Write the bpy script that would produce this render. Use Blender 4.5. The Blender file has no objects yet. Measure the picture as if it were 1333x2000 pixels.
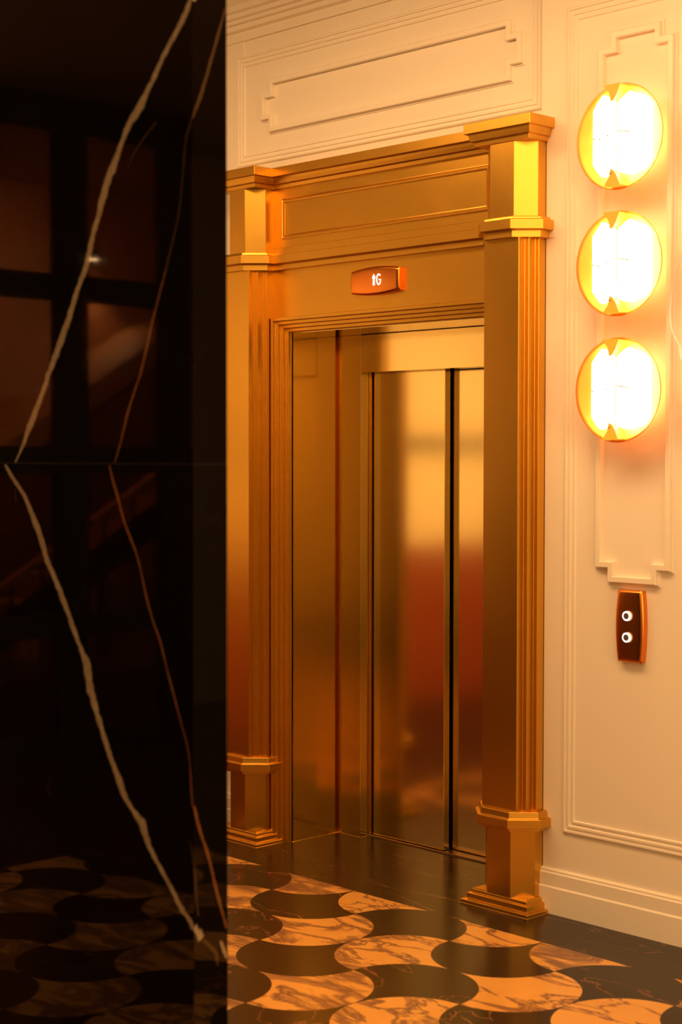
import bpy, bmesh, math, random
from mathutils import Vector, Matrix
random.seed(7)
sc = bpy.context.scene
COL = sc.collection

# ------------------------------------------------------------------ camera
yaw, pitch, roll = 0.80372, -0.033778, 0.001065
Fv = Vector((-math.sin(yaw)*math.cos(pitch), math.cos(yaw)*math.cos(pitch), math.sin(pitch)))
rv = Vector((math.cos(yaw), math.sin(yaw), 0))
uv = rv.cross(Fv)
Rv = rv*math.cos(roll) + uv*math.sin(roll)
Uv = -rv*math.sin(roll) + uv*math.cos(roll)
cam_d = bpy.data.cameras.new('camera')
cam = bpy.data.objects.new('camera', cam_d)
COL.objects.link(cam)
CAM = Vector((4.6, -4.6105, 1.65))
cam.matrix_world = Matrix(((Rv.x, Uv.x, -Fv.x, CAM.x), (Rv.y, Uv.y, -Fv.y, CAM.y), (Rv.z, Uv.z, -Fv.z, CAM.z), (0, 0, 0, 1)))
cam_d.sensor_fit = 'HORIZONTAL'
cam_d.sensor_width = 24.0
cam_d.lens = 3194.4/1333*24.0
cam_d.dof.use_dof = True
cam_d.dof.focus_distance = 6.3
cam_d.dof.aperture_fstop = 2.4
cam_d.clip_start = 0.05
sc.camera = cam

# ------------------------------------------------------------------ colour, world, lights
sc.view_settings.view_transform = 'Standard'
sc.view_settings.look = 'None'
sc.view_settings.gamma = 1.0
sc.view_settings.exposure = 0.28
sc.view_settings.use_curve_mapping = False
sc.render.film_transparent = False
w = bpy.data.worlds.new('world')
sc.world = w
w.use_nodes = True
w.node_tree.nodes['Background'].inputs[0].default_value = (0.9, 0.5, 0.25, 1)
w.node_tree.nodes['Background'].inputs[1].default_value = 0.03

def area(name, loc, size, energy, color, target, size_y=None):
    l = bpy.data.lights.new(name, 'AREA')
    l.energy = energy
    l.color = color
    l.size = size
    if size_y:
        l.shape = 'RECTANGLE'
        l.size_y = size_y
    o = bpy.data.objects.new(name, l)
    COL.objects.link(o)
    o.location = loc
    d = Vector(target) - Vector(loc)
    o.rotation_euler = d.to_track_quat('-Z', 'Y').to_euler()
    return o

WARM = (1.0, 0.56, 0.225)
area('ceiling_fill', (1.0, -1.55, 3.60), 4.2, 104, WARM, (1.0, -1.1, 0.0), 0.9)  # unseen strip added under the ceiling to wash the lift wall
area('rear_fill', (2.6, -8.0, 2.9), 1.8, 60, WARM, (0.6, 0.0, 2.0), 1.4)  # unseen fill added behind the camera to brighten the lift wall
lrl = area('right_fill', (6.2, -4.0, 3.56), 1.2, 62, WARM, (7.0, -6.8, 1.5), 1.2)  # fill added to brighten the right wall that the brass reflects
lrl.data.spread = math.radians(90)
lll = area('left_fill', (-0.6, -3.4, 3.55), 1.2, 40, WARM, (-3.0, -2.9, 1.7), 1.2)  # fill added over the left wall so the doors mirror it brightly
lll.data.spread = math.radians(75)
area('middle_fill', (4.2, -2.9, 3.58), 2.2, 80, WARM, (2.6, -1.2, 0.0), 2.2)  # added fill without a fixture, lifts the lower part of the wall
area('stair_fill', (-4.4, -5.6, 3.5), 0.8, 34, (1.0, 0.42, 0.14), (-5.0, -6.2, 0), 0.8)  # fill added above the stairs so their mirror image shows
area('side_fill', (6.8, -2.3, 1.35), 1.2, 62, WARM, (1.4, 0.0, 0.5), 1.6)  # low fill added from the right for the lower wall and pedestals
SCONCE_STRENGTH = 28.0
BACKGLOW = 4.0

# ------------------------------------------------------------------ node helpers
class NT:
    def __init__(s, name):
        s.m = bpy.data.materials.new(name)
        s.m.use_nodes = True
        s.t = s.m.node_tree
        s.b = s.t.nodes['Principled BSDF']
        s.out = s.t.nodes['Material Output']
    def n(s, typ, **k):
        nd = s.t.nodes.new(typ)
        for a, v in k.items():
            setattr(nd, a, v)
        return nd
    def put(s, sock, v):
        if isinstance(v, bpy.types.NodeSocket):
            s.t.links.new(v, sock)
        elif v is not None:
            sock.default_value = v
    def math(s, op, a, b=None, c=None, clamp=False):
        nd = s.n('ShaderNodeMath', operation=op, use_clamp=clamp)
        s.put(nd.inputs[0], a); s.put(nd.inputs[1], b)
        if c is not None: s.put(nd.inputs[2], c)
        return nd.outputs[0]
    def mix(s, f, a, b):
        nd = s.n('ShaderNodeMix', data_type='RGBA')
        s.put(nd.inputs[0], f); s.put(nd.inputs[6], a); s.put(nd.inputs[7], b)
        return nd.outputs[2]
    def ramp(s, f, stops, interp='LINEAR'):
        nd = s.n('ShaderNodeValToRGB')
        cr = nd.color_ramp
        cr.interpolation = interp
        while len(cr.elements) < len(stops): cr.elements.new(0.5)
        for e, (p, c) in zip(cr.elements, stops):
            e.position = p; e.color = c if len(c) == 4 else (*c, 1)
        s.put(nd.inputs[0], f)
        return nd.outputs[0]
    def noise(s, vec, scale, detail=3, rough=0.5, dist=0.0):
        nd = s.n('ShaderNodeTexNoise')
        s.put(nd.inputs['Vector'], vec)
        nd.inputs['Scale'].default_value = scale
        nd.inputs['Detail'].default_value = detail
        nd.inputs['Roughness'].default_value = rough
        nd.inputs['Distortion'].default_value = dist
        return nd.outputs['Fac']
    def map(s, vec, scale=(1, 1, 1), loc=(0, 0, 0), rot=(0, 0, 0)):
        nd = s.n('ShaderNodeMapping')
        s.put(nd.inputs[0], vec)
        nd.inputs['Scale'].default_value = scale
        nd.inputs['Location'].default_value = loc
        nd.inputs['Rotation'].default_value = rot
        return nd.outputs[0]
    def pos(s):
        return s.n('ShaderNodeNewGeometry').outputs['Position']
    def objc(s):
        return s.n('ShaderNodeTexCoord').outputs['Object']
    def sep(s, v):
        nd = s.n('ShaderNodeSeparateXYZ'); s.put(nd.inputs[0], v)
        return nd.outputs
    def comb(s, x, y, z):
        nd = s.n('ShaderNodeCombineXYZ')
        s.put(nd.inputs[0], x); s.put(nd.inputs[1], y); s.put(nd.inputs[2], z)
        return nd.outputs[0]
    def bump(s, h, strength=0.1, dist=0.002):
        nd = s.n('ShaderNodeBump')
        nd.inputs['Strength'].default_value = strength
        nd.inputs['Distance'].default_value = dist
        s.put(nd.inputs['Height'], h)
        s.t.links.new(nd.outputs[0], s.b.inputs['Normal'])
    def set(s, **k):
        for a, v in k.items():
            s.put(s.b.inputs[a.replace('_', ' ')], v)
        return s

def c4(r, g, b): return (r, g, b, 1)

def simple(name, col, rough=0.5, metal=0.0, var=0.06, scale=6):
    t = NT(name)
    f = t.noise(t.pos(), scale, 4)
    a = c4(*[max(0, c*(1-var)) for c in col]); b = c4(*[min(1, c*(1+var)) for c in col])
    t.set(Base_Color=t.mix(f, a, b), Roughness=rough, Metallic=metal)
    return t.m

def brass(name, col, rough, streak=(3, 3, 60), rvar=0.10, var=0.10, aniso=0.0, bump=0.02):
    t = NT(name)
    p = t.pos()
    big = t.noise(p, 2.3, 3, 0.6)
    st = t.noise(t.map(p, streak), 6, 3, 0.6)
    f = t.math('MULTIPLY_ADD', st, 0.4, t.math('MULTIPLY', big, 0.6))
    a = c4(*[c*(1-var) for c in col]); b = c4(*[min(1, c*(1+var)) for c in col])
    t.set(Base_Color=t.mix(f, a, b), Metallic=1.0,
          Roughness=t.math('MULTIPLY_ADD', f, rvar*2, rough-rvar), Anisotropic=aniso)
    t.bump(st, bump, 0.001)
    return t.m

M = {}
M['plaster'] = simple('cream_paint', (0.85, 0.78, 0.67), 0.45, 0, 0.02, 3)
M['ceiling'] = simple('ceiling_paint', (0.34, 0.22, 0.13), 0.6, 0, 0.02, 3)
M['brass'] = brass('satin_brass', (0.69, 0.39, 0.06), 0.34, (2, 2, 40))
M['brass_v'] = brass('satin_brass_upright', (0.69, 0.39, 0.06), 0.30, (45, 45, 1.2), 0.07, 0.08, 0.0, 0.006)
M['brass_door'] = brass('brushed_brass', (0.77, 0.60, 0.24), 0.135, (70, 70, 1.0), 0.02, 0.06, 0.2, 0.004)
M['brass_reveal'] = brass('smooth_brass_reveal', (0.80, 0.50, 0.11), 0.12, (70, 70, 1.0), 0.03, 0.06, 0.3)
M['brass_pol'] = brass('polished_brass', (0.80, 0.27, 0.045), 0.26, (3, 3, 3), 0.02, 0.04, 0, 0.0)
M['steel'] = simple('dark_sill_steel', (0.32, 0.22, 0.14), 0.35, 1.0)
M['black'] = simple('black_gap', (0.01, 0.008, 0.006), 0.6)
M['iron'] = simple('black_iron', (0.004, 0.0035, 0.003), 0.75)
M['wainscot'] = simple('red_brown_panel', (0.26, 0.045, 0.014), 0.5, 0, 0.15)
M['stairwall'] = simple('stair_wall_paint', (0.50, 0.20, 0.08), 0.7, 0, 0.05)
M['stairwood'] = simple('stair_wood', (0.5, 0.16, 0.05), 0.35, 0, 0.2)
M['white_plastic'] = simple('white_plastic', (0.75, 0.74, 0.74), 0.35)
M['grey_rubber'] = simple('dark_button', (0.10, 0.08, 0.07), 0.35)

def emis(name, col, strength):
    t = NT(name)
    t.set(Base_Color=c4(*col), Roughness=0.5)
    t.b.inputs['Emission Color'].default_value = c4(*col)
    t.b.inputs['Emission Strength'].default_value = strength
    return t.m
M['glow_white'] = emis('white_led', (1.0, 0.90, 0.92), 1.0)
M['glow_blue'] = emis('display_white', (0.70, 0.78, 1.0), 1.1)

# ------------------------------------------------------------------ object helpers
def link(name, bm, mats, parent=None, smooth=False, loc=None):
    bmesh.ops.recalc_face_normals(bm, faces=bm.faces[:])
    me = bpy.data.meshes.new(name)
    bm.to_mesh(me); bm.free()
    for m in (mats if isinstance(mats, (list, tuple)) else [mats]): me.materials.append(m)
    if smooth:
        for p in me.polygons: p.use_smooth = True
    o = bpy.data.objects.new(name, me)
    COL.objects.link(o)
    if loc is not None: o.location = loc
    if parent is not None:
        o.parent = parent
    return o

def tag(o, label=None, cat=None, group=None, kind=None):
    if label: o['label'] = label
    if cat: o['category'] = cat
    if group: o['group'] = group
    if kind: o['kind'] = kind
    return o

def empty(name, loc, label, cat, group=None):
    o = bpy.data.objects.new(name, None)
    o.empty_display_size = 0.1
    COL.objects.link(o)
    o.location = loc
    return tag(o, label, cat, group)

def struct(name, bm, m, label=None):
    o = link(name, bm, m)
    o['kind'] = 'structure'
    if label: o['label'] = label
    return o

def box(bm, x0, x1, y0, y1, z0, z1, mi=0):
    vs = [bm.verts.new((x, y, z)) for z in (z0, z1) for x, y in ((x0, y0), (x1, y0), (x1, y1), (x0, y1))]
    for q in ((0, 1, 2, 3), (4, 5, 6, 7), (0, 1, 5, 4), (1, 2, 6, 5), (2, 3, 7, 6), (3, 0, 4, 7)):
        f = bm.faces.new([vs[i] for i in q]); f.material_index = mi
    return vs

def bx(*a, bev=0.0):
    bm = bmesh.new(); box(bm, *a)
    if bev: bmesh.ops.bevel(bm, geom=bm.edges[:], offset=bev, segments=2, affect='EDGES')
    return bm

def prism(bm, pts, z0, z1, axis='Z', bev=0):
    """pts: closed polygon in the plane across the axis."""
    def P(a, b, c):
        return (a, b, c) if axis == 'Z' else ((a, c, b) if axis == 'Y' else (c, a, b))
    lo = [bm.verts.new(P(a, b, z0)) for a, b in pts]
    hi = [bm.verts.new(P(a, b, z1)) for a, b in pts]
    n = len(pts)
    fs = [bm.faces.new(lo), bm.faces.new(hi)]
    for i in range(n):
        fs.append(bm.faces.new((lo[i], lo[(i+1) % n], hi[(i+1) % n], hi[i])))
    return fs

def offset_poly(pts, d, closed=True):
    """offset a CCW polygon inward by d with mitred corners (open paths keep end directions)."""
    n = len(pts); out = []
    def nrm(a, b):
        dx, dy = b[0]-a[0], b[1]-a[1]; L = math.hypot(dx, dy)
        return (-dy/L, dx/L)
    for i in range(n):
        p = pts[i]
        n1 = nrm(pts[i-1], p) if (closed or i > 0) else None
        n2 = nrm(p, pts[(i+1) % n]) if (closed or i < n-1) else None
        if n1 is None: n1 = n2
        if n2 is None: n2 = n1
        mx, my = n1[0]+n2[0], n1[1]+n2[1]
        k = d*2/(mx*mx+my*my)
        out.append((p[0]+mx*k, p[1]+my*k))
    return out

def frame_sweep(bm, pts, prof, closed=True):
    """pts in XZ, prof = [(inward offset, y)...]; makes a moulding that follows the outline."""
    rings = []
    for d, y in prof:
        rings.append([bm.verts.new((x, y, z)) for x, z in offset_poly(pts, d, closed)])
    n = len(pts)
    for a, b in zip(rings, rings[1:]):
        for i in range(n if closed else n-1):
            j = (i+1) % n
            bm.faces.new((a[i], a[j], b[j], b[i]))
    return rings

def tube(bm, path, r, seg=10):
    rings = []
    path = [Vector(p) for p in path]
    for i, p in enumerate(path):
        d = (path[min(i+1, len(path)-1)] - path[max(i-1, 0)]).normalized()
        u = d.cross(Vector((0.31, 0.9, 0.2))).normalized(); v = d.cross(u)
        rings.append([bm.verts.new(p + (u*math.cos(t)+v*math.sin(t))*r) for t in [2*math.pi*k/seg for k in range(seg)]])
    for a, b in zip(rings, rings[1:]):
        for k in range(seg):
            bm.faces.new((a[k], a[(k+1) % seg], b[(k+1) % seg], b[k]))
    bm.faces.new(rings[0]); bm.faces.new(rings[-1])

def rect(x0, x1, z0, z1): return [(x0, z0), (x1, z0), (x1, z1), (x0, z1)]

# ------------------------------------------------------------------ FLOOR material: interlocking wave tiles
def floor_material():
    t = NT('inlaid_marble_floor')
    X, Y, Z = t.sep(t.pos())
    R1 = 0.2285
    xs = t.math('DIVIDE', t.math('ADD', X, 0.034), R1)
    ys = t.math('DIVIDE', t.math('ADD', Y, 0.509), R1)
    P = t.math('MULTIPLY', t.math('ADD', xs, ys), 0.5)
    Q = t.math('MULTIPLY', t.math('SUBTRACT', xs, ys), 0.5)
    def arc(c):
        f = t.math('SUBTRACT', t.math('FRACT', c), 0.5)
        return t.math('SUBTRACT', t.math('SQRT', t.math('SUBTRACT', 0.5, t.math('MULTIPLY', f, f))), 0.5)
    def par(c):  # +1 on even cells, -1 on odd
        m = t.math('FLOORED_MODULO', t.math('FLOOR', c), 2.0)
        return t.math('MULTIPLY_ADD', m, -2.0, 1.0)
    q2 = t.math('SUBTRACT', Q, t.math('MULTIPLY', par(P), arc(P)))
    p2 = t.math('ADD', P, t.math('MULTIPLY', par(Q), arc(Q)))
    iq = t.math('FLOOR', q2); ip = t.math('FLOOR', p2)
    odd = t.math('FLOORED_MODULO', t.math('ADD', iq, ip), 2.0)
    # seam line between tiles
    def edge(v):
        fr = t.math('FRACT', v)
        return t.math('MINIMUM', fr, t.math('SUBTRACT', 1.0, fr))
    ed = t.math('MINIMUM', edge(q2), edge(p2))
    seam = t.math('LESS_THAN', ed, 0.006)
    wn = t.n('ShaderNodeTexWhiteNoise', noise_dimensions='3D')
    t.put(wn.inputs['Vector'], t.comb(ip, iq, 3.0))
    rnd = wn.outputs['Color']; rv_ = wn.outputs['Value']
    vm = t.n('ShaderNodeVectorMath', operation='MULTIPLY_ADD')
    t.put(vm.inputs[0], rnd); vm.inputs[1].default_value = (9, 9, 9); t.put(vm.inputs[2], t.pos())
    pv = vm.outputs[0]
    # pale marble: dark violet-brown veins running one way
    mp = t.map(pv, (1.0, 2.3, 1), rot=(0, 0, -0.62))
    nz = t.noise(mp, 3.2, 5, 0.58, 0.7)
    ridge = t.math('ABSOLUTE', t.math('SUBTRACT', nz, 0.5))
    nz2 = t.noise(mp, 1.7, 2, 0.5, 0.3)
    dens = t.math('MULTIPLY_ADD', rv_, 0.12, 0.012)
    wv = t.math('MULTIPLY', dens, t.math('MULTIPLY', nz2, 1.9))
    vein = t.math('SUBTRACT', 1.0, t.math('DIVIDE', ridge, t.math('MAXIMUM', wv, 0.0005)), clamp=True)
    vein = t.math('MULTIPLY', t.math('POWER', vein, 0.6), 0.85)
    cloud = t.noise(pv, 5.0, 4, 0.6)
    pale = t.mix(cloud, c4(0.58, 0.27, 0.06), c4(0.78, 0.41, 0.11))
    pale = t.mix(vein, pale, c4(0.11, 0.045, 0.045))
    # dark marble with sparse russet veins
    nd = t.noise(t.map(pv, (1, 1.5, 1), rot=(0, 0, 0.9)), 1.7, 5, 0.55, 0.8)
    rd = t.math('ABSOLUTE', t.math('SUBTRACT', nd, 0.5))
    vd = t.math('SUBTRACT', 1.0, t.math('DIVIDE', rd, 0.006), clamp=True)
    dm = t.noise(t.pos(), 9.0, 6, 0.7)
    gate = t.math('GREATER_THAN', rv_, 0.45)
    dark0 = t.mix(dm, c4(0.014, 0.008, 0.005), c4(0.027, 0.016, 0.010))
    dark = t.mix(t.math('MULTIPLY', t.math('MULTIPLY', vd, 0.65), gate), dark0, c4(0.34, 0.12, 0.05))
    tiles = t.mix(odd, dark, pale)
    tiles = t.mix(seam, tiles, c4(0.045, 0.022, 0.014))
    # dark border band by the wall and the lift threshold, long thin veins
    nb = t.noise(t.map(t.pos(), (0.55, 5.0, 1), rot=(0, 0, 0.03)), 1.6, 3, 0.5, 0.3)
    rb = t.math('ABSOLUTE', t.math('SUBTRACT', nb, 0.52))
    vb = t.math('SUBTRACT', 1.0, t.math('DIVIDE', rb, 0.006), clamp=True)
    band = t.mix(t.math('MULTIPLY', vb, 0.45), dark0, c4(0.30, 0.12, 0.06))
    jn = t.math('LESS_THAN', t.math('ABSOLUTE', t.math('SUBTRACT', Y, -0.052)), 0.0012)
    band = t.mix(jn, band, c4(0.01, 0.008, 0.006))
    isb = t.math('MAXIMUM', t.math('LESS_THAN', X, -1.02), t.math('MAXIMUM', t.math('GREATER_THAN', Y, -0.292), t.math('LESS_THAN', Y, -3.55)))
    t.set(Base_Color=t.mix(isb, tiles, band), Roughness=t.math('MULTIPLY_ADD', dm, 0.06, 0.19))
    t.b.inputs['IOR'].default_value = 1.28
    return t.m
M['floor'] = floor_material()

# ------------------------------------------------------------------ STRUCTURE
XL, XR, YF, ZC = -3.0, 7.0, -8.5, 3.64
struct('floor', bx(-5.6, XR, YF, 4.2, -0.12, 0), M['floor'])
struct('ceiling', bx(-5.6, XR, YF, 4.2, ZC, ZC+0.1), M['ceiling'])
# the lift wall in three pieces around the portal
bm = bmesh.new()
box(bm, 0.858, 2.7, 0.0205, 0.25, 0, 2.863)
box(bm, 0.835, 2.7, 0.0205, 0.25, 2.863, ZC)
struct('wall_back_right', bm, M['plaster'])
bm = bmesh.new()
box(bm, XL-0.1, -0.8425, 0.0455, 0.25, 0, 2.863)
box(bm, XL-0.1, -0.84, 0.0455, 0.25, 2.863, ZC)
struct('wall_back_left', bm, M['plaster'])
struct('wall_back_upper', bx(-0.84, 0.835, 0.05, 0.25, 2.862, ZC), M['plaster'])
# lift shaft behind the doors
bm = bmesh.new()
box(bm, -0.9, 0.9, 0.62, 0.70, 0, 2.8)
struct('wall_shaft', bm, M['black'])
# left wall: painted above, red brown wainscot below, dark rail; then the glazed screen opening
bm = bmesh.new()
box(bm, XL-0.12, XL, -3.95, 0.045, 0, ZC)
box(bm, XL-0.12, XL, YF, -6.75, 0, ZC)
struct('wall_left', bm, M['plaster'])
bm = bmesh.new(); box(bm, XL, XL+0.02, -3.95, 0.045, 0, 1.06)
struct('trim_1', bm, M['wainscot'])
bm = bmesh.new(); box(bm, XL, XL+0.045, -3.95, 0.045, 1.70, 1.79)
struct('trim_2', bm, M['iron'])
struct('wall_right', bx(XR, XR+0.1, YF, 4.2, 0, ZC), M['plaster'])
struct('wall_dark_backing', bx(2.2, XR, 4.1, 4.2, 0, ZC), simple('dark_backing', (0.05, 0.02, 0.01), 0.7))  # unseen dark wall added so the pier edge mirrors less light
struct('wall_front', bx(-5.6, XR, YF-0.1, YF, 0, ZC), M['plaster'])
struct('wall_stair', bx(-5.7, -5.6, YF, 0.25, 0, ZC), M['stairwall'])
struct('wall_stair_end', bx(-5.6, XL-0.12, -3.3, -3.2, 0, ZC), M['stairwall'])

# baseboard on the lift wall, right of the portal
def base_prof(bm, x0, x1, back):
    prof = [(back, 0), (0.0, 0), (0.0, 0.095), (0.005, 0.101), (0.005, 0.146), (0.0095, 0.151), (0.0095, 0.157), (back-0.004, 0.163), (back, 0.163)]
    prism(bm, [(y, z) for y, z in prof], x0, x1, 'X')
bm = bmesh.new(); base_prof(bm, 0.84, 2.7, 0.02)
struct('baseboard_right', bm, M['plaster'])
bm = bmesh.new(); base_prof(bm, XL, -0.86, 0.045)
struct('baseboard_left', bm, M['plaster'])

# wall mouldings: outer triple bead frames and the stepped inner bands
def tri(y0, w=0.052, h=0.009):
    return [(0, y0), (0.001, y0-h*0.5), (0.006, y0-h), (0.012, y0-h), (0.014, y0-h*0.35), (0.020, y0-h*0.35), (0.023, y0-h*0.9),
            (0.030, y0-h*0.9), (0.033, y0-h*0.25), (0.040, y0-h*0.25), (0.043, y0-h*0.7), (w-0.003, y0-h*0.7), (w, y0)]
bm = bmesh.new()
frame_sweep(bm, rect(-0.885, 0.815, 2.905, 3.385), tri(0.0505))
struct('trim_3', bm, M['plaster'])
bm = bmesh.new()
frame_sweep(bm, rect(0.950, 1.558, 0.300, 3.236), tri(0.0205))
struct('trim_4', bm, M['plaster'])
def bracket_h(x0, x1, z0, z1, nx, nz0, nz1):   # wide panel, notches at the ends
    return [(x0, z0), (x1, z0), (x1, nz0), (x1+nx, nz0), (x1+nx, nz1), (x1, nz1), (x1, z1), (x0, z1), (x0, nz1), (x0-nx, nz1), (x0-nx, nz0), (x0, nz0)]
def bracket_v(x0, x1, z0, z1, nz, nx0, nx1):
    return [(x0, z0), (nx0, z0), (nx0, z0-nz), (nx1, z0-nz), (nx1, z0), (x1, z0), (x1, z1), (nx1, z1), (nx1, z1+nz), (nx0, z1+nz), (nx0, z1), (x0, z1)]
def band(y0, h=0.020, w=0.030):
    return [(0, y0+0.001), (0.001, y0-h*0.2), (0.008, y0-h*0.3), (0.0085, y0-h+0.003), (0.011, y0-h), (w-0.002, y0-h), (w, y0-h+0.002), (w, y0+0.001)]
bm = bmesh.new()
frame_sweep(bm, bracket_h(-0.672, 0.682, 3.022, 3.262, 0.052, 3.078, 3.208), band(0.05))
struct('trim_5', bm, M['plaster'])
bm = bmesh.new()
frame_sweep(bm, bracket_v(1.090, 1.418, 1.256, 3.070, 0.050, 1.144, 1.364), band(0.02))
struct('trim_6', bm, M['plaster'])
# stepped ceiling cornice over the lift
def cornice(x0, x1, back):
    bm = bmesh.new()
    p = [(back, 3.447), (back-0.012, 3.447), (back-0.012, 3.486), (back-0.030, 3.492), (back-0.030, 3.512), (back-0.046, 3.516), (back-0.046, 3.530),
         (back-0.062, 3.534), (back-0.062, 3.552), (back-0.080, 3.557), (back-0.080, 3.580), (back-0.110, 3.600), (back-0.110, ZC+0.01), (back, ZC+0.01)]
    prism(bm, p, x0, x1, 'X')
    return bm
struct('trim_7', cornice(XL, 0.835, 0.05), M['plaster'])

# ------------------------------------------------------------------ PORTAL
portal = empty('elevator_portal', (0, 0.03, 0), 'stepped satin brass portal with fluted pilasters and panelled lintel framing the lift doors', 'door surround')
def part(name, bm, mat, parent, **k):
    o = link(name, bm, mat, None, **k)
    o.parent = parent
    # keep world placement of mesh coordinates
    off = Vector((0, 0, 0)); p = parent
    while p is not None:
        off += Vector(p.location); p = p.parent
    o.location = -off if not k.get('loc') else Vector(k['loc']) - off
    return o

XC, HB, YFr, YCh = 0.738, 0.1185, -0.086, -0.023
FZ = 0.03     # frieze plane
def backs(s):   # back depth on the +x and -x side: wall side / frieze side
    return (0.02, 0.04) if s > 0 else (0.04, 0.045)
def oct_plan(p, s):
    h = HB+p
    pts = [(h, 0.02), (h, -(0.023+0.414*p)), (HB+0.023-0.086+0.414*p, YFr-p)]
    o = 0.015 if s < 0 else 0.0
    pts = pts + [(-x+o, y) for x, y in reversed(pts)]
    pts[0] = (pts[0][0], backs(s)[0]); pts[-1] = (pts[-1][0], backs(s)[1])
    return [(s*XC+x, y) for x, y in pts]
def rect_plan(px, pf, s):
    h = HB+px
    o = 0.015 if s < 0 else 0.0
    return [(s*XC+x, y) for x, y in ((h, backs(s)[0]), (h, YFr-pf), (-h+o, YFr-pf), (-h+o, backs(s)[1]))]
def layers(plan, s, ls):
    bm = bmesh.new()
    for (z0, z1, p) in ls:
        prism(bm, plan(p, s), z0, z1)
    return bm
def loft(bm, plan, s, prof):
    """prof [(z, p)], connected rings, capped."""
    rings = [[bm.verts.new((x, y, z)) for x, y in plan(p, s)] for z, p in prof]
    n = len(rings[0])
    for a, b in zip(rings, rings[1:]):
        for i in range(n):
            bm.faces.new((a[i], a[(i+1) % n], b[(i+1) % n], b[i]))
    bm.faces.new(rings[0]); bm.faces.new(rings[-1])
    return bm

def bevel_sharp(bm, off=0.0012):
    bmesh.ops.remove_doubles(bm, verts=bm.verts[:], dist=1e-6)
    bmesh.ops.bevel(bm, geom=[e for e in bm.edges if len(e.link_faces) == 2 and e.calc_face_angle(0) > 0.5], offset=off, segments=1, affect='EDGES')
    return bm

for s in (-1, 1):
    pil = part('pilaster', loft(bmesh.new(), oct_plan, s, [(0.0, 0.0), (0.315, 0.0)]), M['brass_v'], portal)
    pil.name = 'pedestal'
    # square stepped plinth
    pl = bmesh.new()
    rp = lambda p, s_: rect_plan(p, p-0.013, s_)
    loft(pl, rp, s, [(0, 0.043), (0.013, 0.043), (0.017, 0.026), (0.036, 0.026), (0.040, 0.014), (0.050, 0.014), (0.056, 0.004)])
    part('plinth', bevel_sharp(pl), M['brass'], portal)
    cl = bmesh.new()
    loft(cl, oct_plan, s, [(0.298, 0.0), (0.298, 0.020), (0.309, 0.020), (0.312, 0.038), (0.344, 0.038), (0.346, 0.024), (0.368, 0.021), (0.372, 0.002)])
    part('collar', bevel_sharp(cl), M['brass'], portal)
    # fluted shaft: stair-stepped corners
    a, b, c = 0.082, 0.101, HB
    pts = [(c, 0.03), (c, -0.018), (b, -0.018), (b, -0.053), (a, -0.053), (a, -0.086)]
    pts = pts + [(-x+(0.012 if s < 0 else 0), y) for x, y in reversed(pts)]
    pts[0] = (pts[0][0], backs(s)[0]); pts[-1] = (pts[-1][0], backs(s)[1])
    sh = bmesh.new(); prism(sh, [(s*XC+x, y) for x, y in pts], 0.37, 2.44)
    part('fluted_shaft', bevel_sharp(sh, 0.0015), M['brass_v'], portal)
    cc = bmesh.new()
    loft(cc, oct_plan, s, [(2.434, 0.0), (2.434, 0.018), (2.458, 0.018), (2.462, 0.036), (2.497, 0.036), (2.499, 0.022), (2.508, 0.020), (2.512, 0.002)])
    part('collar', bevel_sharp(cc), M['brass'], portal)
    bl = bmesh.new(); loft(bl, oct_plan, s, [(2.505, 0.0), (2.785, 0.0)])
    part('upper_block', bevel_sharp(bl, 0.0015), M['brass_v'], portal)
    cp = bmesh.new()
    rp2 = lambda p, s_: rect_plan(p, p-0.005, s_)
    loft(cp, rp2, s, [(2.779, 0.008), (2.795, 0.010), (2.797, 0.020), (2.812, 0.024), (2.823, 0.026), (2.824, 0.038), (2.861, 0.038)])
    part('capital', bevel_sharp(cp), M['brass'], portal)

# frieze board (whole face behind), opening cut out as three pieces of one mesh
bm = bmesh.new()
box(bm, -0.84, 0.835, FZ, 0.12, 2.232, 2.79)
box(bm, -0.84, -0.61, FZ, 0.12, 0, 2.232)
box(bm, 0.61, 0.835, FZ, 0.12, 0, 2.232)
part('frieze', bm, M['brass'], portal)
# lintel cornice
def lint(prof):
    bm = bmesh.new(); prism(bm, prof, -0.63, 0.63, 'X'); return bm
part('lintel_cornice', bevel_sharp(lint([(0.12, 2.779), (0.018, 2.779), (0.014, 2.795), (0.004, 2.797), (-0.002, 2.812), (-0.004, 2.823), (-0.022, 2.824), (-0.022, 2.861), (0.12, 2.861)])), M['brass'], portal)
part('string_moulding', bevel_sharp(lint([(0.05, 2.436), (0.008, 2.436), (0.008, 2.458), (-0.010, 2.462), (-0.010, 2.497), (0.020, 2.500), (0.020, 2.531), (0.05, 2.532)])), M['brass'], portal)
bm = bmesh.new()
frame_sweep(bm, rect(-0.572, 0.588, 2.566, 2.738), [(0, FZ+0.001), (0.001, FZ-0.007), (0.005, FZ-0.008), (0.008, FZ-0.003), (0.012, FZ-0.003), (0.014, FZ-0.007), (0.018, FZ-0.006), (0.019, FZ+0.001)])
part('panel_moulding', bm, M['brass'], portal)
# stepped architrave round the opening (open path: up, over, down; inward = toward the opening)
path = [(0.615, 0.0), (0.615, 2.236), (-0.615, 2.236), (-0.615, 0.0)]
prof = [(0.0, 0.035), (0.0, 0.0)]
d, y = 0.0, 0.0
for k in range(4):
    d += 0.0145; prof.append((d, y))
    y += 0.0165; prof.append((d, y))
prof.append((0.061, y))
bm = bmesh.new(); frame_sweep(bm, path, prof, closed=False)
part('architrave', bevel_sharp(bm, 0.0012), M['brass'], portal)
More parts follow.
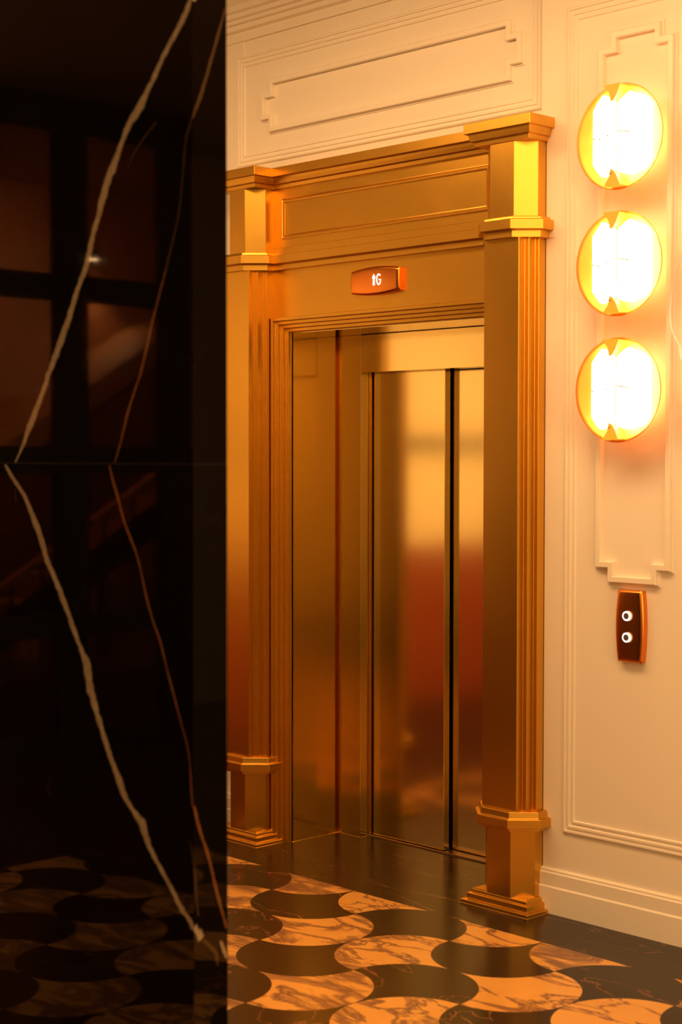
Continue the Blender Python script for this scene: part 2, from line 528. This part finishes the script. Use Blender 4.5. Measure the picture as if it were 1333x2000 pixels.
# reveal
rev = bmesh.new()
box(rev, -0.61, -0.550, 0.070, 0.40, 0, 2.20)
box(rev, 0.550, 0.61, 0.070, 0.40, 0, 2.20)
part('reveal_panel', bevel_sharp(rev, 0.002), M['brass_reveal'], portal)
part('reveal_soffit', bx(-0.55, 0.55, 0.072, 0.40, 2.173, 2.20), M['brass_door'], portal)
# inner door frame
bm = bmesh.new()
box(bm, -0.53, -0.411, 0.338, 0.385, 0, 2.173)
part('door_post', bevel_sharp(bm, 0.001), M['brass_door'], portal)
bm = bmesh.new()
box(bm, 0.411, 0.53, 0.338, 0.385, 0, 2.173)
part('door_post', bevel_sharp(bm, 0.001), M['brass_door'], portal)
bm = bmesh.new()
box(bm, -0.552, -0.529, 0.35, 0.39, 0, 2.172); box(bm, 0.529, 0.552, 0.35, 0.39, 0, 2.172)
part('shadow_gap', bm, M['brass_v'], portal)
part('header_panel', bevel_sharp(bx(-0.4095, 0.4095, 0.338, 0.385, 2.010, 2.171), 0.001), M['brass_door'], portal)
bm = bmesh.new()
box(bm, -0.411, 0.411, 0.385, 0.50, -0.02, 0.006)
part('door_sill', bevel_sharp(bm, 0.001), M['steel'], portal)
bm = bmesh.new()
box(bm, -0.411, -0.40, 0.386, 0.50, 0.006, 2.01); box(bm, 0.40, 0.411, 0.386, 0.50, 0.006, 2.01)
box(bm, -0.40, 0.40, 0.49, 0.50, 0.006, 2.03)
part('inner_jamb', bm, M['brass_v'], portal)

# door leaves
def leaf(x0, x1, y0, label):
    o = link('elevator_door_leaf', bevel_sharp(bx(x0, x1, y0, y0+0.034, 0.010, 2.045), 0.002), M['brass_door'])
    tag(o, label, 'elevator door', 'sliding lift door leaves')
leaf(-0.393, 0.022, 0.400, 'wider left brushed brass lift door leaf, standing proud of the one beside it')
leaf(0.012, 0.397, 0.446, 'right brushed brass lift door leaf, set further back and half hidden by the pilaster')

# ------------------------------------------------------------------ floor indicator above the doors
def barrel(hw, hm, he, n=14):
    """outline: straight ends (half height he at x=+-hw), bulging long edges (hm at the middle)."""
    top = [(-hw+2*hw*i/n, he+(hm-he)*(1-((i/n-0.5)*2)**2)) for i in range(n+1)]
    return [(x, -z) for x, z in top] + [(x, z) for x, z in reversed(top)]
def plate(hw, hm, he, cx, cz, yb, yf, vertical=False, dome=0.005):
    """barrel shaped plate with a softly domed, round-edged face."""
    bm = bmesh.new()
    nu, nv = 40, 20
    def ease(i, n):  # denser near the edges
        t_ = -1+2*i/n
        return math.sin(t_*math.pi/2)
    def P(u, v, y):
        h = he+(hm-he)*(1-u*u)
        x, z = u*hw, v*h
        return (cx+(z if vertical else x), y, cz+(x if vertical else z))
    g = []
    for i in range(nu+1):
        row = []
        for j in range(nv+1):
            u, v = ease(i, nu), ease(j, nv)
            eu, ev = max(0, (abs(u)-0.93)/0.07), max(0, (abs(v)-0.84)/0.16)
            y = yf-dome*(1-0.5*u*u-0.5*v*v)+0.006*min(1, eu**2+ev**2)
            row.append(bm.verts.new(P(u, v, y)))
        g.append(row)
    for i in range(nu):
        for j in range(nv):
            f = bm.faces.new((g[i][j], g[i+1][j], g[i+1][j+1], g[i][j+1])); f.smooth = True
    rim = [g[i][0] for i in range(nu+1)]+[g[nu][j] for j in range(1, nv+1)]+[g[i][nv] for i in range(nu-1, -1, -1)]+[g[0][j] for j in range(nv-1, 0, -1)]
    back = [bm.verts.new((v.co.x, yb, v.co.z)) for v in rim]
    n = len(rim)
    for i in range(n): bm.faces.new((rim[i], rim[(i+1) % n], back[(i+1) % n], back[i]))
    return bm
ind = empty('floor_indicator', (0, FZ, 2.347), 'small polished brass floor display reading an up arrow and G above the lift doors', 'display')
part('bezel', plate(0.135, 0.056, 0.044, 0, 2.348, FZ, 0.006), M['brass_pol'], ind, smooth=False)
# up arrow
bm = bmesh.new()
cx, cz, yg = 0.004, 2.351, -0.0022
prism(bm, [(cx-0.0045, cz-0.022), (cx+0.0045, cz-0.022), (cx+0.0045, cz+0.006), (cx+0.0095, cz+0.006), (cx, cz+0.023), (cx-0.0095, cz+0.006), (cx-0.0045, cz+0.006)], yg, yg+0.002, 'Y')
part('up_arrow', bm, M['glow_blue'], ind)
bm = bmesh.new()
gx, W, H = 0.031, 0.0105, 0.021
gp = []
for k in range(0, 15):
    t_ = math.radians(42+k*(318-42)/14)
    gp.append((gx+W*math.cos(t_), cz+H*math.sin(t_)))
outer = gp + [(gx+W, cz-0.004), (gx+0.001, cz-0.004), (gx+0.001, cz-0.0005), (gx+W+0.0001, cz-0.0005)]
# G as a chain of thick segments
seg = [Vector((x, 0, z)) for x, z in gp] + [Vector((gx+W*0.9, 0, cz-0.001)), Vector((gx+0.002, 0, cz-0.001))]
th = 0.0016
for a_, b_ in zip(seg, seg[1:]):
    d_ = (b_-a_).normalized(); n_ = Vector((-d_.z, 0, d_.x))*th; e_ = d_*th*0.5
    q = [a_-e_+n_, b_+e_+n_, b_+e_-n_, a_-e_-n_]
    prism(bm, [(v.x, v.z) for v in q], yg, yg+0.002, 'Y')
part('letter_g', bm, M['glow_blue'], ind)

# ------------------------------------------------------------------ call panel with two ringed buttons
cpx, cpy = 1.252, -0.010
call = empty('call_panel', (cpx, 0.02, 1.068), 'barrel shaped polished brass lift call plate on the cream wall below the sconces', 'control panel')
part('face_plate', plate(0.124, 0.0585, 0.050, cpx, 1.068, 0.02, cpy+0.004, True), M['brass_pol'], call)
def disc(bm, cx, cz, y0, y1, r0, r1=None, n=28):
    """ring (r0..r1) or disc (r0=0) with thickness along y."""
    if r1 is None: r1, r0 = r0, 0
    prism(bm, [(cx+r1*math.cos(2*math.pi*k/n), cz+r1*math.sin(2*math.pi*k/n)) for k in range(n)], y0, y1, 'Y')
def ringm(bm, cx, cz, y0, y1, ra, rb, n=28):
    R = []
    for r, y in ((rb, y1), (rb, y0+0.001), (rb-0.001, y0), (ra+0.001, y0), (ra, y0+0.001), (ra, y1)):
        R.append([bm.verts.new((cx+r*math.cos(2*math.pi*k/n), y, cz+r*math.sin(2*math.pi*k/n))) for k in range(n)])
    for a, b in zip(R, R[1:]):
        for k in range(n): bm.faces.new((a[k], a[(k+1) % n], b[(k+1) % n], b[k]))
for bz in (1.104, 1.030):
    bt = bmesh.new(); disc(bt, cpx-0.004, bz, cpy-0.0080, cpy+0.004, 0.0112)
    b = part('button', bt, M['grey_rubber'], call, smooth=False)
    rg = bmesh.new(); ringm(rg, cpx-0.004, bz, cpy-0.0085, cpy+0.002, 0.0108, 0.0168)
    r_ = part('light_ring', rg, M['glow_white'], b)
    r_['label'] = 'glowing white ring around the button'

# ------------------------------------------------------------------ sconces
def sconce_dish_mat():
    t = NT('champagne_brass_dish')
    f = t.noise(t.pos(), 9, 4, 0.6, 0.4)
    t.set(Base_Color=t.mix(f, c4(0.95, 0.28, 0.035), c4(1.0, 0.40, 0.08)), Metallic=0.85, Roughness=t.math('MULTIPLY_ADD', f, 0.16, 0.42))
    return t.m
M['dish'] = sconce_dish_mat()
M['bulb'] = emis('lit_glass', (1.0, 0.74, 0.36), SCONCE_STRENGTH)
M['amber'] = emis('amber_clip_glow', (1.0, 0.36, 0.02), 0.85)  # clips made to glow amber, standing in for brass in the lamplight
M['amber'].node_tree.nodes['Principled BSDF'].inputs['Base Color'].default_value = (0.25, 0.07, 0.01, 1)
M['back'] = emis('amber_back_glow', (1.0, 0.45, 0.13), BACKGLOW)  # added glow that throws light sideways on wall and pilaster
M['pin'] = simple('bronze_pin', (0.10, 0.05, 0.01), 0.5, 0.0)
SY, SR = -0.085, 0.178
def revolve(bm, cx, cz, prof, n=64):
    R = [[bm.verts.new((cx+r*math.cos(2*math.pi*k/n), y, cz+r*math.sin(2*math.pi*k/n))) for k in range(n)] for r, y in prof]
    for a, b in zip(R, R[1:]):
        for k in range(n): bm.faces.new((a[k], a[(k+1) % n], b[(k+1) % n], b[k]))
    bm.faces.new(R[0]); bm.faces.new(R[-1])
def sconce(cz, label):
    cx = 1.256
    root = empty('wall_sconce', (cx, 0.02, cz), label, 'wall light', 'round brass wall sconces in a column')
    bm = bmesh.new(); revolve(bm, cx, cz, [(0.055, 0.02), (0.055, -0.030), (0.045, -0.036), (0.045, SY+0.032)], 40)
    part('mount', bm, M['brass'], root)
    bm = bmesh.new()
    prof = [(0.01, SY+0.030), (0.10, SY+0.028), (SR-0.03, SY+0.015), (SR-0.004, SY+0.002), (SR, SY-0.002), (SR-0.002, SY-0.004), (SR-0.012, SY+0.002), (SR-0.035, SY+0.011), (SR-0.07, SY+0.019), (0.05, SY+0.024), (0.01, SY+0.025)]
    revolve(bm, cx, cz, prof, 96)
    part('dish', bm, M['dish'], root, smooth=True)
    # glow ring added behind the dish, and two lit glass blocks in front of it
    bm = bmesh.new(); ringm(bm, cx, cz, -0.052, -0.026, 0.060, 0.105, 40)
    part('rear_glow', bm, M['back'], root)
    for sx in (-1, 1):
        bm = bmesh.new()
        w0, w1, hz = 0.006, (0.090 if sx < 0 else 0.132), 0.122
        o = [(w0, -hz), (0.055, -hz-0.012), (w1-0.022, -hz+0.004), (w1, -hz+0.030), (w1, hz-0.030), (w1-0.020, hz-0.008), (0.050, hz+0.018), (w0, hz-0.01)]
        pts = [(cx+0.010+sx*x, cz+z) for x, z in o]
        if sx < 0: pts = pts[::-1]
        yo = 0.012 if sx < 0 else 0.0
        prism(bm, pts, SY-0.030-yo, SY-0.006-yo, 'Y')
        bmesh.ops.bevel(bm, geom=bm.edges[:], offset=0.003, segments=2, affect='EDGES')
        part('glass_block', bm, M['bulb'], root)
    for sg in (-1, 1):
        bm = bmesh.new()
        q = [(cx-0.030, cz+sg*0.168), (cx+0.034, cz+sg*0.168), (cx+0.020, cz+sg*0.135), (cx+0.006, cz+sg*0.116), (cx-0.004, cz+sg*0.112), (cx-0.009, cz+sg*0.140)]
        prism(bm, q, SY-0.045, SY+0.004, 'Y')
        cl_ = part('clip', bevel_sharp(bm, 0.0015), M['amber'], root)
    bm = bmesh.new()
    box(bm, cx-0.020, cx+0.004, SY-0.050, SY-0.047, cz-0.129, cz-0.126)
    box(bm, cx-0.020, cx-0.017, SY-0.050, SY-0.047, cz-0.129, cz-0.118)
    part('hook', bm, M['pin'], root)
    for dx, dz in ((-0.084, -0.004), (-0.062, -0.008), (-0.028, 0.0)):
        bm = bmesh.new(); disc(bm, cx+0.012+dx, cz+dz, SY-0.046, SY-0.041, 0.0034, n=12)
        part('screw', bm, M['pin'], root)
    bm = bmesh.new(); tube(bm, [(cx+0.022, SY-0.034, cz+0.012), (cx+0.040, SY-0.036, cz+0.010), (cx+0.068, SY-0.034, cz+0.004)], 0.0030, 8)
    part('pin', bm, M['pin'], root)
sconce(2.728, 'round glowing brass wall sconce, topmost of the vertical row of three')
sconce(2.303, 'round glowing brass wall sconce in the middle of the vertical row of three')
sconce(1.877, 'round glowing brass wall sconce, lowest of the three, nearest above the call plate')

# ------------------------------------------------------------------ loose white cable at the right of the sconces
cable = empty('hanging_cable', (1.47, -0.02, 2.0), 'thin pale cable looping on the wall right of the middle and lowest sconces', 'cable')
ctrl = [(1.520, 0.000, 2.45), (1.472, -0.02, 2.331), (1.443, -0.03, 2.249), (1.430, -0.03, 2.148), (1.431, -0.03, 2.10), (1.440, -0.03, 2.063), (1.456, -0.03, 2.035), (1.474, -0.03, 2.010)]
pts = []
for i in range(len(ctrl)-1):
    p0, p1, p2, p3 = [Vector(ctrl[max(0, min(len(ctrl)-1, i+k))]) for k in (-1, 0, 1, 2)]
    for k in range(6):
        t_ = k/6
        pts.append(0.5*((2*p1)+(p2-p0)*t_+(2*p0-5*p1+4*p2-p3)*t_*t_+(3*p1-p0-3*p2+p3)*t_**3))
pts.append(Vector(ctrl[-1]))
bm = bmesh.new(); tube(bm, pts, 0.0032, 8)
part('wire', bm, M['white_plastic'], cable, smooth=True)
bm = bmesh.new(); tube(bm, [(1.474, -0.03, 2.012), (1.480, -0.03, 1.972)], 0.010, 12)
part('connector', bm, M['white_plastic'], cable)

# ------------------------------------------------------------------ black marble pier
def marble_mat(vein=None):
    t = NT('black_marble' if vein is None else 'black_marble_veined')
    p = t.pos()
    n1 = t.noise(p, 2.2, 5, 0.6, 0.6)
    base = t.mix(n1, c4(0.0015, 0.0010, 0.0008), c4(0.006, 0.0035, 0.002))
    # hairline faint veins
    for (rz, sc_, w_, amt) in ((0.35, 1.1, 0.0016, 0.10), (-0.3, 0.8, 0.0012, 0.08)):
        n2 = t.noise(t.map(p, (2.4, 2.4, 0.8), rot=(0, rz, 0)), sc_, 3, 0.5, 0.4)
        r2 = t.math('ABSOLUTE', t.math('SUBTRACT', n2, 0.5))
        v2 = t.math('SUBTRACT', 1.0, t.math('DIVIDE', r2, w_), clamp=True)
        g = t.math('MULTIPLY', t.math('GREATER_THAN', t.noise(p, 3.0, 2), 0.55), amt)
        base = t.mix(t.math('MULTIPLY', v2, g), base, c4(0.10, 0.06, 0.035))
    if vein:
        u = t.n('ShaderNodeUVMap'); u.uv_map = 'vein'
        U, V, _ = t.sep(u.outputs[0])
        av = t.math('ABSOLUTE', V)
        n3 = t.noise(p, 55, 4, 0.65)
        n5 = t.noise(t.map(p, (1, 1, 1)), 16, 3, 0.6)
        lim = t.math('ADD', 0.34, t.math('ADD', t.math('MULTIPLY', t.math('SUBTRACT', n3, 0.5), 0.5), t.math('MULTIPLY', t.math('SUBTRACT', n5, 0.5), 0.55)))
        mask = t.math('MULTIPLY', t.math('SUBTRACT', lim, t.math('SUBTRACT', av, 0.12)), 5.0, clamp=True)
        n4 = t.noise(p, 30, 5, 0.7)
        col = t.mix(n4, c4(*vein[0]), c4(*vein[1]))
        base = t.mix(t.math('MULTIPLY', mask, vein[2]), base, col)
    t.set(Base_Color=base, Roughness=0.035)
    t.b.inputs['Specular IOR Level'].default_value = 0.5
    return t.m
M['marble'] = marble_mat()
M['vein1'] = marble_mat(((0.15, 0.105, 0.065), (0.56, 0.47, 0.33), 1.0))
M['vein2'] = marble_mat(((0.16, 0.055, 0.018), (0.34, 0.14, 0.05), 0.85))
M['vein3'] = marble_mat(((0.06, 0.035, 0.02), (0.13, 0.075, 0.035), 0.8))
MX, MY0, MY1, MXL, SEAM = 1.549, -2.160, -2.054, 0.10, 1.632

def hitA(px, py):  # photograph measurement -> point on the pier faces
    d = Fv + Rv*((px-666.5)/3194.4) - Uv*((py-1000)/3194.4)
    P = CAM + d*((MY0-CAM.y)/d.y)
    if P.x > MX:
        P = CAM + d*((MX-CAM.x)/d.x)
    return P
def unroll(P):  # along-surface coordinate around the corner
    return (P.x-MX) if P.y <= MY0+1e-5 else (P.y-MY0)
def roll_(u, z):
    e = 0.0004
    return Vector((MX+u, MY0-e, z)) if u <= 0 else Vector((MX+e, MY0+u, z))
def vein(bm, uvl, pts, mi, z_lo, z_hi):
    S = []
    for (px, py, wpx) in pts:
        P = hitA(px, py)
        wid = wpx*(P-CAM).length/3194.4
        if P.x >= MX-1e-4 and P.y > MY0: wid *= 1.35
        S.append((unroll(P), P.z, wid))
    # densify
    D = []
    for i in range(len(S)-1):
        p0, p1, p2, p3 = [S[max(0, min(len(S)-1, i+k))] for k in (-1, 0, 1, 2)]
        for k in range(10):
            t_ = k/10
            D.append(tuple(0.5*((2*b)+(c-a)*t_+(2*a-5*b+4*c-d)*t_*t_+(3*b-a-3*c+d)*t_**3) for a, b, c, d in zip(p0, p1, p2, p3)))
    D.append(S[-1])
    # split exactly at the corner u=0
    E = [D[0]]
    for a, b in zip(D, D[1:]):
        if (a[0] < 0) != (b[0] < 0):
            f = -a[0]/(b[0]-a[0])
            E.append(tuple(x+(y-x)*f for x, y in zip(a, b)))
        E.append(b)
    prev = None; L = 0
    rows = []
    for i, (u, z, wd) in enumerate(E):
        a = E[max(0, i-1)]; b = E[min(len(E)-1, i+1)]
        du, dz = b[0]-a[0], b[1]-a[1]; q = math.hypot(du, dz) or 1
        nx, nz = dz/q, -du/q
        if i: L += math.hypot(u-E[i-1][0], z-E[i-1][1])
        h = wd*1.05
        row = []
        for k in (-1, 0, 1):
            uu = u+nx*h*k; zz = z+nz*h*k
            if abs(u) < 1e-6: uu = 0.0 if k == 0 else uu
            row.append((uu, min(max(zz, z_lo), z_hi), k, L))
        rows.append(row)
    for r0, r1 in zip(rows, rows[1:]):
        mid = (r0[1][0]+r1[1][0])/2
        for k in (0, 1):
            quad = [r0[k], r0[k+1], r1[k+1], r1[k]]
            vs = []
            for (u, z, v, l) in quad:
                u2 = min(u, 0.0) if mid <= 0 else max(u, 1e-6)
                u2 = min(u2, MY1-MY0)
                vs.append((roll_(u2, z), v, l))
            try:
                f = bm.faces.new([bm.verts.new(p) for p, _, _ in vs])
            except ValueError:
                continue
            f.material_index = mi
            for lp, (_, v, l) in zip(f.loops, vs):
                lp[uvl].uv = (l, v)

pier = empty('marble_pier', (0.8, -2.107, 0), 'tall polished black marble pier with pale diagonal veins filling the left foreground', 'pillar')
V1U = [(379, -8, 14), (362, 28, 16), (345, 62, 14), (322, 105, 15), (305, 142, 17), (284, 187, 17), (276, 205, 22), (250, 247.5, 17), (236, 285, 18), (223, 322, 23), (211, 352, 22), (202.6, 382.6, 23), (192, 425, 20), (182, 457, 22), (176, 490, 21), (169, 518, 18), (152, 565, 18), (138, 612, 20), (125, 650, 19), (111, 687.5, 21), (97, 727, 17), (84, 765, 20), (70, 803, 19), (57, 836, 17), (44, 872, 10), (29, 906, 5)]
V1L = [(10, 907, 9), (20, 925, 12), (30, 941, 11), (41, 957, 10), (51, 975, 12), (71, 1025, 21), (82, 1058, 20), (91, 1089, 17), (102, 1118, 17), (115, 1147, 19), (130, 1190, 18), (145, 1232, 18), (158, 1268, 18), (169, 1296, 24), (174, 1333, 28), (182, 1368, 24), (192, 1401, 19), (204, 1440, 18), (216, 1478, 20), (230, 1515, 21), (243, 1553, 17), (260, 1582, 15), (277, 1607.5, 22), (286, 1635, 22), (294, 1658, 18), (317, 1702, 14), (336, 1737, 14), (354.5, 1773, 18), (368, 1793, 14), (384, 1818, 17), (394, 1833, 14)]
V1T = [(397, 1836, 5), (412, 1850, 6), (422, 1862, 8), (425, 1885, 3)]
V1S = [(431, 1838, 5), (438, 1856, 8), (443, 1870, 6)]
V2U = [(441, 15, 3), (420, 90, 5), (400, 160, 5), (391, 190, 6), (371, 247, 6), (363, 278, 5), (352, 400, 4), (341, 457, 5), (324, 528, 5), (304, 605, 6), (297, 633, 7), (277, 721, 7), (262, 768, 7), (250, 806, 7), (237, 860, 6), (224.5, 903, 5)]
V2L = [(214, 909, 5), (220, 935, 7), (233, 981, 8), (242, 1015, 7), (253, 1045, 8), (270, 1092, 6), (287, 1168, 6), (300, 1215, 7), (314, 1255, 6), (326, 1305, 5), (338, 1350, 6), (354, 1411, 4), (366, 1455, 4), (372, 1500, 3), (375, 1552, 6), (382, 1590, 7), (393, 1630, 5), (405, 1665, 5), (414, 1700, 4), (422, 1736, 6), (434, 1780, 5), (443, 1812, 5)]
V3 = [(306, 238, 3), (285, 265, 4), (262, 300, 3), (250, 330, 2)]
V4 = [(372, 1640, 2), (380, 1700, 3), (384, 1760, 3), (388, 1790, 2)]
V5 = [(30, 950, 3), (31, 980, 4)]
def slab(name, z0, z1, veins):
    bm = bmesh.new()
    uvl = bm.loops.layers.uv.new('vein')
    box(bm, MXL, MX, MY0, MY1, z0, z1)
    for pts_, mi in veins: vein(bm, uvl, pts_, mi, z0+0.0005, z1-0.0005)
    me = bpy.data.meshes.new(name)
    bm.normal_update()
    # orient: box faces outward
    bmesh.ops.recalc_face_normals(bm, faces=[f for f in bm.faces if f.material_index == 0])
    for f in bm.faces:
        if f.material_index:
            c = f.calc_center_median()
            want = Vector((0, -1, 0)) if c.y < MY0 else Vector((1, 0, 0))
            if f.normal.dot(want) < 0: f.normal_flip()
    bm.to_mesh(me); bm.free()
    for k in ('marble', 'vein1', 'vein2', 'vein3'): me.materials.append(M[k])
    o = bpy.data.objects.new(name, me); COL.objects.link(o)
    o.parent = pier; o.location = -Vector(pier.location)
slab('marble_slab', 0.0, SEAM-0.0006, [(V1L, 1), (V2L, 2), (V1T, 3), (V1S, 1), (V4, 3), (V5, 3)])
slab('marble_slab', SEAM+0.0006, ZC, [(V1U, 1), (V2U[:9], 3), (V2U[8:], 2), (V3, 3)])
bm = bmesh.new(); box(bm, MXL+0.002, MX-0.001, MY0+0.001, MY1-0.001, SEAM-0.0006, SEAM+0.0006)
part('joint', bm, simple('joint_grout', (0.05, 0.04, 0.03), 0.5), pier)

# ------------------------------------------------------------------ what the marble mirrors: glazed screen and stair
scr = empty('glazed_partition', (XL-0.06, -5.3, 0), 'black steel glazed partition mirrored faintly in the marble pier', 'partition')
bm = bmesh.new()
for y0 in (-6.75, -5.817, -5.085, -4.15):
    wd = 0.205
    box(bm, XL-0.10, XL-0.02, y0, y0+wd, 0, ZC)
for z0, z1 in ((0.0, 0.10), (0.65, 0.77), (1.555, 1.705), (2.515, 2.66), (3.45, ZC)):
    box(bm, XL-0.095, XL-0.025, -6.75, -3.95, z0, z1)
part('steel_frame', bm, M['iron'], scr)
glass = NT('pane_glass')
glass.set(Base_Color=c4(1, 1, 1), Roughness=0.0, IOR=1.1)
glass.b.inputs['Transmission Weight'].default_value = 1.0
bm = bmesh.new(); box(bm, XL-0.062, XL-0.058, -6.70, -4.0, 0.1, 3.50)
part('pane', bm, glass.m, scr)

st = empty('staircase', (-4.3, -5.5, 0), 'straight stair flight with black balusters seen mirrored through the partition', 'staircase')
sl = 0.575
def zf(y): return 0.34+(-5.3-y)*sl   # tread line
bm = bmesh.new()
n = 11
for k in range(n):
    y1_ = -4.7-k*0.30; z1_ = max(0.17*(k+1), 0.05)
    box(bm, -5.3, -4.32, y1_-0.30, y1_, z1_-0.17, z1_)
part('treads', bm, M['stairwood'], st)
bm = bmesh.new()
prism(bm, [(-4.6, 0.0), (-4.6, 0.22), (-8.0, 0.22+3.4*sl), (-8.0, -0.02+3.4*sl)], -4.33, -4.28, 'X')
part('stringer', bm, M['iron'], st)
bm = bmesh.new()
hy = lambda y: 1.196+(-6.007-y)*sl
prism(bm, [(-4.6, hy(-4.6)), (-4.6, hy(-4.6)+0.045), (-8.0, hy(-8.0)+0.045), (-8.0, hy(-8.0))], -4.33, -4.27, 'X')
part('handrail', bm, M['stairwood'], st)
for k in range(12):
    y_ = -4.9-k*0.24
    bm = bmesh.new(); box(bm, -4.312, -4.288, y_-0.012, y_+0.012, max(0, hy(y_)-0.95), hy(y_)+0.01)
    if k in (4, 5): box(bm, -4.325, -4.275, y_-0.03, y_+0.03, max(0, hy(y_)-0.9), hy(y_)-0.18)
    part('baluster', bm, M['iron'], st)
up = empty('upper_stair_flight', (-5.2, -6.5, 0), 'upper stair flight soffit rising behind the partition, mirrored in the marble', 'staircase')
bm = bmesh.new()
prism(bm, [(-4.2, 1.898-1.803*0.6), (-8.2, 1.898+2.197*0.6), (-8.2, 1.898+2.197*0.6-0.18), (-4.2, 1.898-1.803*0.6-0.18)], -5.58, -4.9, 'X')
part('soffit', bm, simple('stair_soffit_paint', (0.34, 0.14, 0.055), 0.6), up)
lamp = empty('stair_downlight', (-5.55, -6.30, 3.10), 'small warm downlight on the stair wall, a bright spot mirrored in the marble', 'wall light')
bm = bmesh.new(); tube(bm, [(-5.5, -6.88, 3.19), (-5.5, -6.88, 3.12)], 0.03, 16)
part('lamp_body', bm, M['iron'], lamp)
bm = bmesh.new(); tube(bm, [(-5.5, -6.88, 3.121), (-5.5, -6.88, 3.114)], 0.026, 16)
part('lamp_lens', bm, emis('downlight_glow', (1.0, 0.6, 0.25), 30), lamp)
ls = bpy.data.lights.new('downlight_beam', 'SPOT'); ls.energy = 50; ls.color = WARM; ls.spot_size = 1.6; ls.spot_blend = 0.8; ls.shadow_soft_size = 0.02
lo = bpy.data.objects.new('downlight_beam', ls); COL.objects.link(lo); lo.location = (-5.5, -6.88, 3.09)
